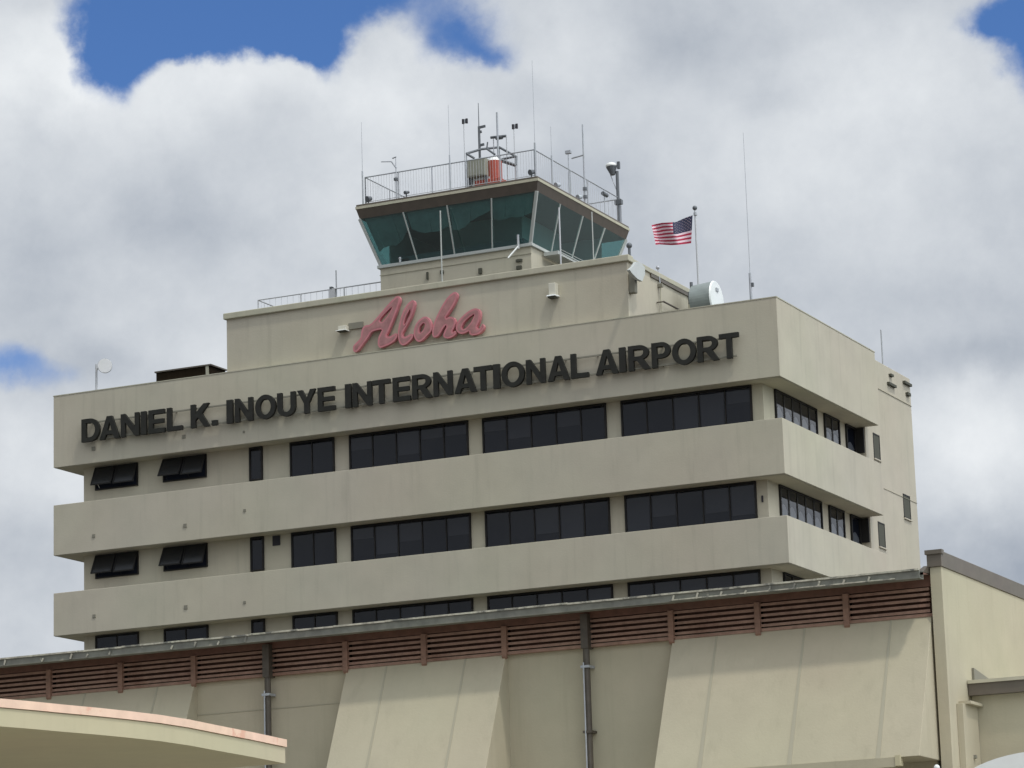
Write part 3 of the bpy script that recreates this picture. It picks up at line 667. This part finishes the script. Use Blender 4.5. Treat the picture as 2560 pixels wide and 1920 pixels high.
# corner floodlights
def lamp_small(p, label, r=.13, m='steel'):
    t = thing('roof_floodlight', label, 'light', (p[0], p[1], RZ), 'small floodlights on the cab roof edge')
    MB().rod((p[0], p[1], RZ), (p[0], p[1], RZ+.12), .03).build('stem', M[m], t)
    MB().rod((p[0]-.02, p[1]-.1, RZ+.16), (p[0]+.06, p[1]+.1, RZ+.22), r, r*.7, n=12).build('head', M[m], t)
lamp_small((14.55, 1.66, 0), 'small dark floodlight at the front left corner of the cab roof')
lamp_small((22.1, 1.60, 0), 'small dark floodlight at the front right corner of the cab roof', .12)
lamp_small((16.35, 1.62, 0), 'small dark floodlight on the front roof edge under the bent arm antenna', .08)
lamp_small((22.2, 3.9, 0), 'small pale floodlight on the right roof edge near the first whip', .12, 'gal')
lamp_small((22.2, 6.1, 0), 'small pale floodlight on the right roof edge below the stub antenna', .12, 'gal')
q = on(0, XQ, 1512, 486); t = thing('roof_floodlight', 'small dark twin lamp hanging on the right railing before the camera mast', 'light', (XQ, q.y, RZ), 'small floodlights on the cab roof edge')
MB().rod((XQ, q.y-.22, q.z), (XQ, q.y+.22, q.z), .09, n=10).build('head', M['steel'], t)

# poles standing in front of the cab glass (on the upper block roof)
def glass_pole(px, pyt, pyb, label, r, Y=1.2, m='mull'):
    p, b = on(1, Y, px, pyt), on(1, Y, px, pyb); z0 = 32.4
    return pole_thing('pole_antenna', label, 'antenna', (b.x, Y, z0), p.z, r, m)
glass_pole(1104, 526, 654, 'slim pale pole before the glass between the first and second mullion', .030)
glass_pole(1402, 518, 652, 'slim white pole before the side glass above the access platform', .034, 1.2, 'lgal')
glass_pole(1484, 529, 650, 'slim pale pole before the side glass further right', .024)
p = on(1, 2.1, 1295, 587); b = on(1, 2.1, 1296, 616)
t = thing('strut_light', 'short white stub pole with slanting strut at the right end of the cab sill', 'light', (p.x, 2.1, 34.1))
MB().rod((p.x, 2.1, b.z-.1), (p.x, 2.1, p.z), .05).build('stub', M['lgal'], t); MB().rod((p.x, 2.08, b.z), on(1, 1.7, 1270, 645), .035).build('strut', M['white'], t)
t = thing('ledge_light', 'small pale lamp on the left end of the cab sill', 'light', on(1, 2.2, 1000, 655))
p = on(1, 2.2, 1000, 646); MB().rod((p.x, 2.2, 34.12), (p.x, 2.2, p.z), .045).ball((p.x, 2.2, p.z), .06).build('lamp', M['lgal'], t)

# thin antenna and box on the left railing of the upper block
p = on(1, 3.05, 840, 676); t = pole_thing('rod_antenna', 'thin upright rod antenna on the left railing of the upper block', 'antenna', (p.x, 3.05, 32.3), p.z, .028, 'gal')
q = on(1, 3.0, 832, 733); MB().box(q.x-.16, q.x+.12, 2.95, 3.15, q.z-.22, q.z+.2).build('junction_box', M['lgal'], t); MB().box(q.x-.12, q.x+.0, 2.93, 3.1, q.z+.2, q.z+.28).build('lamp', M['steel'], t)
# finial camera and flat dish at the right corner of the upper block
p = on(1, .45, 1573, 614); t = pole_thing('roof_camera', 'dark knob topped post on the right corner of the upper block', 'camera', (p.x, .45, 32.5), p.z-.05, .06, 'steel'); MB().ball((p.x, .45, p.z), .12).build('head', M['steel'], t, smooth=True)
t = thing('flat_dish', 'white eight sided flat dish bracketed to the right corner of the upper block', 'antenna', (26.75, .6, 31.8))
c = on(0, 27.05, 1597, 680)
outl = [(1583, 666), (1591, 654), (1603, 657), (1612, 668), (1613, 685), (1606, 703), (1594, 697), (1580, 683), (1574, 674)]
oc = [on(0, 27.25, *q) for q in outl]
MB().hexa(oc, [p+Vector((-.14, .04, 0)) for p in oc]).build('dish', M['dishg'], t)
MB().box(26.72, 27.0, .35, .62, 30.95, 31.75).build('mount', M['mark'], t, bevel=.04); MB().rod((26.9, .5, 31.3), (27.2, .55, 31.9), .05).build('arm', M['steel'], t)

# white drum dish beyond the upper block
c = on(1, 5.5, 1790, 750)
t = thing('drum_dish', 'large white faced drum antenna on the tower roof beside the flagpole', 'antenna', (c.x, 5.5, 29.9))
a = on(1, 5.5, 1735, 752); axis = Vector((1, .02, .03)).normalized(); cc = Vector((c.x, 5.5, c.z)); rr = .78
MB().rod(cc-axis*.90, cc, rr*.94, rr, n=40).build('shroud', M['shroud'], t, smooth=False)
MB().rod(cc, cc+axis*.06, rr*1.02, rr*.98, n=40).build('radome_face', M['radome'], t)
lg = cc+axis*.075+Vector((0, 0, .42)); MB().box(lg.x-.01, lg.x+.012, lg.y-.13, lg.y+.13, lg.z-.07, lg.z+.07).build('badge', M['gal'], t)
MB().box(cc.x-.8, cc.x-.6, 5.3, 5.7, 29.9, cc.z-.2).build('stand', M['steel'], t)
q = on(1, 5.2, 1728, 706); t = pole_thing('mount_post', 'short blue grey post between the upper block and the drum antenna', 'post', (q.x, 5.2, 29.9), q.z, .07, 'steel')
MB().box(q.x-.12, q.x+.12, 5.1, 5.3, q.z-.9, q.z-.4).build('bracket', M['steel'], t)
# whip on roof right
q = on(1, 1.5, 1875, 683); t = pole_thing('whip_antenna', 'very tall thin whip on a dark tube near the right corner of the tower roof', 'antenna', (q.x, 1.5, 29.9), on(1, 1.5, 1868, 330).z, .013, 'gal', None, .008, q.z, .06)
MB().box(q.x+.04, q.x+.13, 1.45, 1.55, q.z-.55, q.z-.4).build('clamp', M['steel'], t)
q = on(0, 32.3, 2207, 905); pole_thing('whip_antenna', 'short upright rod antenna on top of the stair block', 'antenna', (32.3, q.y, 30.0), (CAMP+ray(2205, 824)*((q.y-CAMP.y)/ray(2205, 824).y)).z, .035, 'gal')
# vent pipe and handrail on the right face of the upper block
q = on(0, PX1, 1645, 712); zk = on(0, PX1, 1650, 673).z
t = thing('conduit_pipe', 'thin conduit with a ball top clipped to the right face of the upper block', 'pipe', (PX1, q.y, 30))
MB().rod((PX1+.10, q.y, 30.0), (PX1+.10, q.y, q.z+.05), .03).build('pipe', M['coping'], t); MB().rod((PX1+.10, q.y, q.z), (PX1+.02, q.y, zk), .025).ball((PX1+.02, q.y, zk), .08).build('ball_top', M['gal'], t)
MB().box(PX1, PX1+.2, q.y-.08, q.y+.08, q.z-.12, q.z+.02).build('box', M['mark'], t)
a, b = on(0, PX1+.3, 1659, 754), on(0, PX1+.3, 1699, 774)
t = thing('wall_handrail', 'short brown handrail low on the right face of the upper block', 'railing', a); MB().rod(a, (b.x, b.y, a.z), .04).build('rail', M['fascia'], t); MB().rod(a, (PX1, a.y, a.z), .03).build('bracket', M['fascia'], t)
# dish on pole, left
q = on(1, 1.0, 241, 925); c = on(1, .9, 257.7, 913.5)
t = thing('pole_dish', 'round white dish on a short pole at the left end of the tower roof', 'antenna', (q.x, 1.0, 29.9))
MB().rod((q.x, 1.0, 29.9), (q.x, 1.0, q.z+.25), .05).build('pole', M['lgal'], t)
ax = Vector((.48, -.86, -.12)).normalized(); rr = .31
MB().rod(c+Vector((0, .16, 0)), c+Vector((0, .16, 0))+ax*.14, rr, rr*1.02, n=32).build('rim', M['gal'], t)
MB().rod(c+Vector((0, .16, 0))+ax*.14, c+Vector((0, .16, 0))+ax*.17, rr*.99, rr*.97, n=32).build('dish_face', M['radome'], t)
MB().rod((q.x, 1.0, c.z-.1), c+Vector((0, .16, 0)), .04).build('arm', M['lgal'], t)
# mechanical penthouse (dark louvred)
Y = 3.0; a = on(1, Y, 390, 940); b = on(1, Y, 526, 915); zt = on(1, Y, 526, 909).z
dd = ray(564, 929); yb = on(0, b.x, 564, 929).y
t = thing('rooftop_unit', 'dark brown louvred rooftop unit left of the upper block', 'ventilation unit', ((a.x+b.x)/2, Y, 29.9))
MB().box(a.x, b.x-.02, Y+.02, yb, 29.9, zt-.08).build('louvre_housing', M['brownbox'], t)
MB().box(a.x-.05, b.x+.05, Y-.05, yb+.05, zt-.08, zt-.02).build('lid', M['fascia'], t)
sl_ = MB()
for i in range(4): sl_.box(a.x, b.x-.3, Y-.02, Y+.02, 29.98+i*.16, 30.03+i*.16)
sl_.build('slat', M['brownbox'], t)
MB().box(b.x-.22, b.x-.08, Y-.03, Y+.02, 29.9, zt-.08).build('corner_post', M['coping'], t)

# ================================================================== FLAG
FY = 6.0
pb = on(1, FY, 1748, 729); pt = on(1, FY, 1737, 520)
t = thing('flagpole', 'pale thin flagpole with a ball top on the tower roof', 'flagpole', (pb.x, FY, 29.9))
MB().rod((pb.x, FY, 29.9), (pt.x, FY, pt.z-.05), .055, .035, n=12).build('pole', M['lgal'], t)
MB().ball((pt.x, FY, pt.z), .10).build('ball_top', M['steel'], t, smooth=True)
q = on(1, FY, 1738.5, 535); MB().rod((q.x, FY, q.z-.06), (q.x, FY, q.z+.06), .08).build('pulley', M['gal'], t)
top = [(1731.5, 538), (1712, 545), (1690, 555), (1676, 556), (1655, 557), (1640, 560), (1629, 563)]
bot = [(1728, 608), (1712, 610), (1695, 612), (1680, 613), (1662, 612), (1648, 611), (1639, 612)]
def lerpl(L, t):
    t = t*(len(L)-1); i = min(int(t), len(L)-2); f = t-i
    f2 = f; return (L[i][0]*(1-f2)+L[i+1][0]*f2, L[i][1]*(1-f2)+L[i+1][1]*f2)
me = bpy.data.meshes.new('flag'); NU, NV = 48, 26; vs = []; fs = []; mi = []
for j in range(NV+1):
    for i in range(NU+1):
        u = i/NU; v = j/NV
        a, b = lerpl(top, u), lerpl(bot, u)
        px = a[0]*(1-v)+b[0]*v; py = a[1]*(1-v)+b[1]*v
        py += 2.3*math.sin(u*9.5+v*2.2-.6)*u*math.sin(math.pi*v)
        p = on(1, FY-.05+.16*math.sin(u*9+v*1.6)*min(1, u*3), px, py); vs.append(p)
for j in range(NV):
    for i in range(NU):
        k = j*(NU+1)+i; fs.append((k, k+1, k+NU+2, k+NU+1))
        mi.append(2 if (i < NU*.42 and j < 14) else (0 if (j//2) % 2 == 0 else 1))
me.from_pydata([tuple(v) for v in vs], [], fs)
for m in ('fred', 'fwhite', 'fblue'): me.materials.append(M[m])
for p, k in zip(me.polygons, mi): p.material_index = k; p.use_smooth = True
fo = bpy.data.objects.new('flag', me); COL.objects.link(fo); tag(fo, 'striped red and white flag with navy corner flying from the flagpole', 'flag')
st = MB()
def fp(u, v):
    i = min(int(u*NU), NU-1); j = min(int(v*NV), NV-1); fu = u*NU-i; fv = v*NV-j; k = j*(NU+1)+i
    return vs[k]*(1-fu)*(1-fv)+vs[k+1]*fu*(1-fv)+vs[k+NU+2]*fu*fv+vs[k+NU+1]*(1-fu)*fv
for r_ in range(9):
    for c_ in range(6 if r_ % 2 == 0 else 5):
        u = (.035 if r_ % 2 == 0 else .07)+c_*.068; v = .03+r_*.056
        c = fp(u, v); s_ = .012
        for sd in (-.012, .012):
            pts_ = []
            for q in range(10):
                rad = s_*2.0 if q % 2 == 0 else s_*.8; an = math.pi/2+q*math.pi/5
                pts_.append(c+Vector((rad*math.cos(an), sd, rad*math.sin(an))))
            st.b.faces.new([st.b.verts.new(x) for x in pts_])
st.build('stars', M['fwhite'], fo)

# ================================================================== TERMINAL (low building in front)
TY = -40.0; BAY = 2.253; X0 = 26.55-BAY; posts = [X0+BAY*i for i in range(-2, 13)]
term = thing('terminal_building', 'low beige terminal with leaning wall panels and a brown louvre band under its gutter', 'building', (38, -35, 0))
XE = 51.20
MB().box(posts[0], XE, TY+.12, -20, 0, 11.6).build('wall', M['term'], term)
MB().box(posts[0], XE, TY+.55, -20.2, 11.6, 12.45).build('clerestory_wall', M['brownbox'], term)
# louvre band
for a, b in zip(posts[:-1], posts[1:]):
    b = min(b, XE)
    s = MB()
    for i in range(5):
        z = 11.575+i*.128+random.uniform(-.007, .007)
        s.hexa([(a+.06, TY-.02, z+.02), (b-.06, TY-.02, z+.02), (b-.06, TY+.16, z+.07), (a+.06, TY+.16, z+.07)], [(a+.06, TY-.02, z+.085), (b-.06, TY-.02, z+.092), (b-.06, TY+.16, z+.112), (a+.06, TY+.16, z+.112)])
    s.build('louvre', M['wood2'], term)
    MB().box(a+.06, b-.06, TY+.20, TY+.24, 11.6, 12.3).build('louvre_backing', M['wood'], term)
MB().box(posts[0], XE, TY-.03, TY+.05, 12.20, 12.50).build('top_board', M['wood'], term)
MB().box(posts[0], XE, TY-.03, TY+.18, 11.49, 11.565).build('bottom_board', M['wood2'], term)
for i, x in enumerate(posts[:-1]):
    if abs(x-posts[2]-BAY*4) < .1 or abs(x-posts[2]-BAY*8) < .1: continue
    MB().box(x-.07, x+.07, TY-.09, TY+.02, 11.50, 12.2).hexa([(x-.065, TY-.09, 11.44), (x+.065, TY-.09, 11.44), (x+.065, TY-.03, 11.38), (x-.065, TY-.03, 11.38)], [(x-.07, TY-.09, 11.50), (x+.07, TY-.09, 11.50), (x+.07, TY-.03, 11.50), (x-.07, TY-.03, 11.50)]).build('louvre_post', M['woodp'] if 'woodp' in M else M['wood2'], term)
# eave soffit + gutter
GY0, GY1 = -40.86, -40.60
MB().hexa([(posts[0], GY1, 12.40), (XE, GY1, 12.40), (XE, TY+.1, 12.50), (posts[0], TY+.1, 12.50)], [(posts[0], GY1, 12.46), (XE, GY1, 12.46), (XE, -20, 13.0), (posts[0], -20, 13.0)]).build('roof', M['wood'], term)
gt = MB(); gt.box(posts[0], XE, GY0, GY0+.03, 12.29, 12.47); gt.box(posts[0], XE, GY0+.03, GY1, 12.29, 12.31); gt.box(posts[0], XE, GY1, GY1+.03, 12.29, 12.5)
gt = gt.build('gutter', M['gutter'], term)
lip = MB(); random.seed(3)
x = posts[0]
while x < XE:
    x2 = min(x+random.uniform(.8, 1.6), XE); dz = random.uniform(-.008, .008)
    lip.box(x, x2-.004, GY0-.035, GY0+.04, 12.468+dz, 12.51+dz); x = x2
lip.build('lip', M['gutterlip'], gt)
MB().box(44.9, XE-.6, GY0-.03, GY0-.001, 12.315, 12.342).build('lower_lip', M['gutterlip'], gt)
br = MB()
for x in [45.0+i*.62 for i in range(9)]+[26.9, 27.8, 29.0, 30.9, 32.3, 33.1, 25.7, 28.3, 31.6]:
    br.bar((x-.02, GY0-.03, 12.31), (x+.03, GY0-.03, 12.31+random.uniform(.07, .14)), .045, .02, up=(0, 1, 0))
br.build('bracket', M['gutterlip'], gt)
# leaning panels
LEAN = math.tan(R(24.4)); ZP0, ZP1 = 8.05, 11.5
def panel_group(x0, x1, seams, z0=ZP0):
    yb = TY-(ZP1-z0)*LEAN
    g = MB()
    g.hexa([(x0, TY+.13, z0), (x1, TY+.13, z0), (x1, yb, z0), (x0, yb, z0)], [(x0, TY+.13, ZP1), (x1, TY+.13, ZP1), (x1, TY, ZP1), (x0, TY, ZP1)])
    g = g.build('leaning_panel', M['term'], term, bevel=.01)
    for sx in seams:
        MB().hexa([(sx-.055, yb-.012, z0), (sx+.055, yb-.012, z0), (sx+.055, yb+.02, z0), (sx-.055, yb+.02, z0)], [(sx-.025, TY-.012, ZP1), (sx+.02, TY-.012, ZP1), (sx+.02, TY+.02, ZP1), (sx-.025, TY+.02, ZP1)]).build('seam', M['seam'], g)
    return g, yb
g1, _ = panel_group(posts[0], posts[5], [27.68, 29.93, 25.43, 23.2], 7.0)
g2, _ = panel_group(posts[7], posts[9], [36.73, 38.96], 4.6)
g3, yb = panel_group(posts[11], 51.16, [45.74, 48.0, 50.17], 8.12)
MB().box(posts[11], 50.60, yb-.06, yb+.15, 7.90, 8.12).build('drip_trim', M['term'], g3)
MB().box(50.60, 50.72, yb-.08, yb+.15, 7.92, 8.16).build('trim_end', M['canopy'], g3)
# lower storey under group 3
MB().box(posts[11], XE, TY-.2, -39, 0, 7.6).build('lower_wall', M['term'], term)
# downpipes
for x in (posts[6], posts[10]):
    d = MB().rod((x, TY-.12, 2), (x, TY-.12, 12.3), .085, n=12).build('downpipe', M['pipe'], term)
    MB().box(x-.095, x+.095, TY-.22, TY+.1, 11.45, 12.3).build('hopper', M['pipe'], d)
    MB().rod((x-.04, TY-.23, 2), (x-.04, TY-.23, 11.1), .02).build('conduit', M['gal'], d)
    for z in (11.0, 9.4, 7.6): MB().box(x-.115, x+.115, TY-.245, TY+.1, z-.03, z+.03).build('strap', M['gal' if z > 10 else 'pipe'], d)
MB().bar((posts[4]+.1, TY+.115, 10.66), (posts[7]-.1, TY+.115, 10.66), .015, .02).build('joint_line', M['seam'], term)
# end fin wall and its gable return
MB().box(51.22, 51.50, TY-.12, -20, 0, 12.63).build('end_wall', M['term'], term, bevel=.01)
MB().box(51.09, 51.13, TY+.02, -39.6, 4, 11.6).build('gap_strip', M['dusty'], term)
MB().box(51.17, 51.53, TY-.16, -20, 12.63, 13.00).build('parapet_fascia', M['fascia'], term, bevel=.01)
MB().box(51.14, 51.56, TY-.20, TY-.02, 12.93, 13.03).build('fascia_cap', M['fascia'], term)
MB().hexa([(51.02, TY-.6, 12.46), (51.2, TY-.6, 12.46), (51.2, TY, 12.46), (51.02, TY, 12.46)], [(51.10, TY-.2, 12.66), (51.2, TY-.2, 12.66), (51.2, TY, 12.66), (51.10, TY, 12.66)]).build('gutter_end_box', M['pipe'], term)
# lower wing to the right
MB().box(51.52, 66, -38.40, -20, 0, 9.8).build('wing_wall', M['term'], term)
MB().box(51.52, 66, -38.62, -38.36, 9.72, 10.0).build('wing_fascia', M['fascia'], term)
MB().box(51.52, 66, -38.66, -38.3, 10.0, 10.08).build('wing_roof_edge', M['coping'], term)
wr = MB(); wr.hexa([(51.505, -38.2, 10.1), (51.505, -35.7, 10.1), (51.505, -38.2, 10.42)], [(51.56, -38.2, 10.1), (51.56, -35.7, 10.1), (51.56, -38.2, 10.42)]); wr.build('roof_flashing', M['mark'], term)
MB().box(51.50, 51.66, -39.58, -38.42, 2, 9.45).build('wall_pilaster', M['term'], term, bevel=.01)
MB().box(51.50, 51.80, -39.40, -38.40, 9.45, 9.52).build('pilaster_ledge', M['term'], term)
MB().box(51.66, 51.72, -39.0, -38.9, 8.2, 8.28).build('wall_fitting', M['mark'], term)

# ================================================================== CANOPY lower left
cpx = [(-420, 1712), (-200, 1730), (0, 1746.8), (80, 1754), (159, 1762), (240, 1769.5), (320, 1778), (398, 1787.5), (470, 1799), (542, 1813.7), (630, 1831), (712.5, 1848.8)]
edge = [on(2, 7.0, *q) for q in cpx]
can = thing('entrance_canopy', 'curved beige canopy with a salmon tiled edge at the lower left', 'canopy', (44, -69, 0))
def slab(z0, z1, off, name, m, back=11.0, endoff=0.):
    mb = MB(); n = len(edge); F = []
    for p in edge: F.append(Vector((p.x+off, p.y, 0)))
    F[-1].y += endoff
    B = [Vector((p.x-back, p.y, 0)) for p in F]
    vt = [[mb.b.verts.new((p.x, p.y, z)) for p in L] for L in (F, B) for z in (z0, z1)]
    f0, f1, b0, b1 = vt
    for i in range(n-1):
        mb.b.faces.new((f0[i], f0[i+1], f1[i+1], f1[i])); mb.b.faces.new((b0[i], b0[i+1], b1[i+1], b1[i]))
        mb.b.faces.new((f0[i], f0[i+1], b0[i+1], b0[i])); mb.b.faces.new((f1[i], f1[i+1], b1[i+1], b1[i]))
    mb.b.faces.new((f0[0], f1[0], b1[0], b0[0])); mb.b.faces.new((f0[-1], f1[-1], b1[-1], b0[-1]))
    return mb.build(name, m, can)
slab(6.60, 6.865, 0, 'fascia', M['canopy']); slab(6.875, 7.0, .025, 'tile_edge', M['tile'], 11.0, .02); slab(6.865, 6.875, -.03, 'shadow_joint', M['tilej'] if 'tilej' in M else M['seam'])
MB().box(38.5, 41.5, -75, -64.5, 6.1, 6.60).build('beam', M['canopy'], can)
for y in (-74, -66): MB().rod((40, y, 0), (40, y, 6.1), .35, n=20).build('column', M['canopy'], can)

# white rounded canopy and lamp, lower right
t = thing('dome_canopy', 'white rounded canopy top in front of the lower wing at the bottom right', 'canopy', (54, -41, 0))
mb = MB(); cx, rx, rz, z0 = 53.9, 2.15, .85, 7.25; n = 24
A = [(cx+rx*math.cos(math.pi*i/n), -41.0, z0+rz*math.sin(math.pi*i/n)) for i in range(n+1)]; Bk = [(x, -39.2, z) for x, y, z in A]
mb.hexa(A, Bk); mb.build('roof', M['radome'], t, smooth=False)
for x in (52.0, 55.8): MB().rod((x, -40.8, 0), (x, -40.8, 7.3), .06).build('post', M['white'], t)
p = on(1, -41.6, 2342, 1919); t = thing('globe_lamp', 'small white globe lamp below the last leaning panel', 'lamp', (p.x, -41.6, 0))
MB().ball((p.x, -41.6, p.z), .07).build('globe', M['white'], t, smooth=True); MB().rod((p.x, -41.6, 0), (p.x, -41.6, p.z-.05), .04).build('post', M['steel'], t)
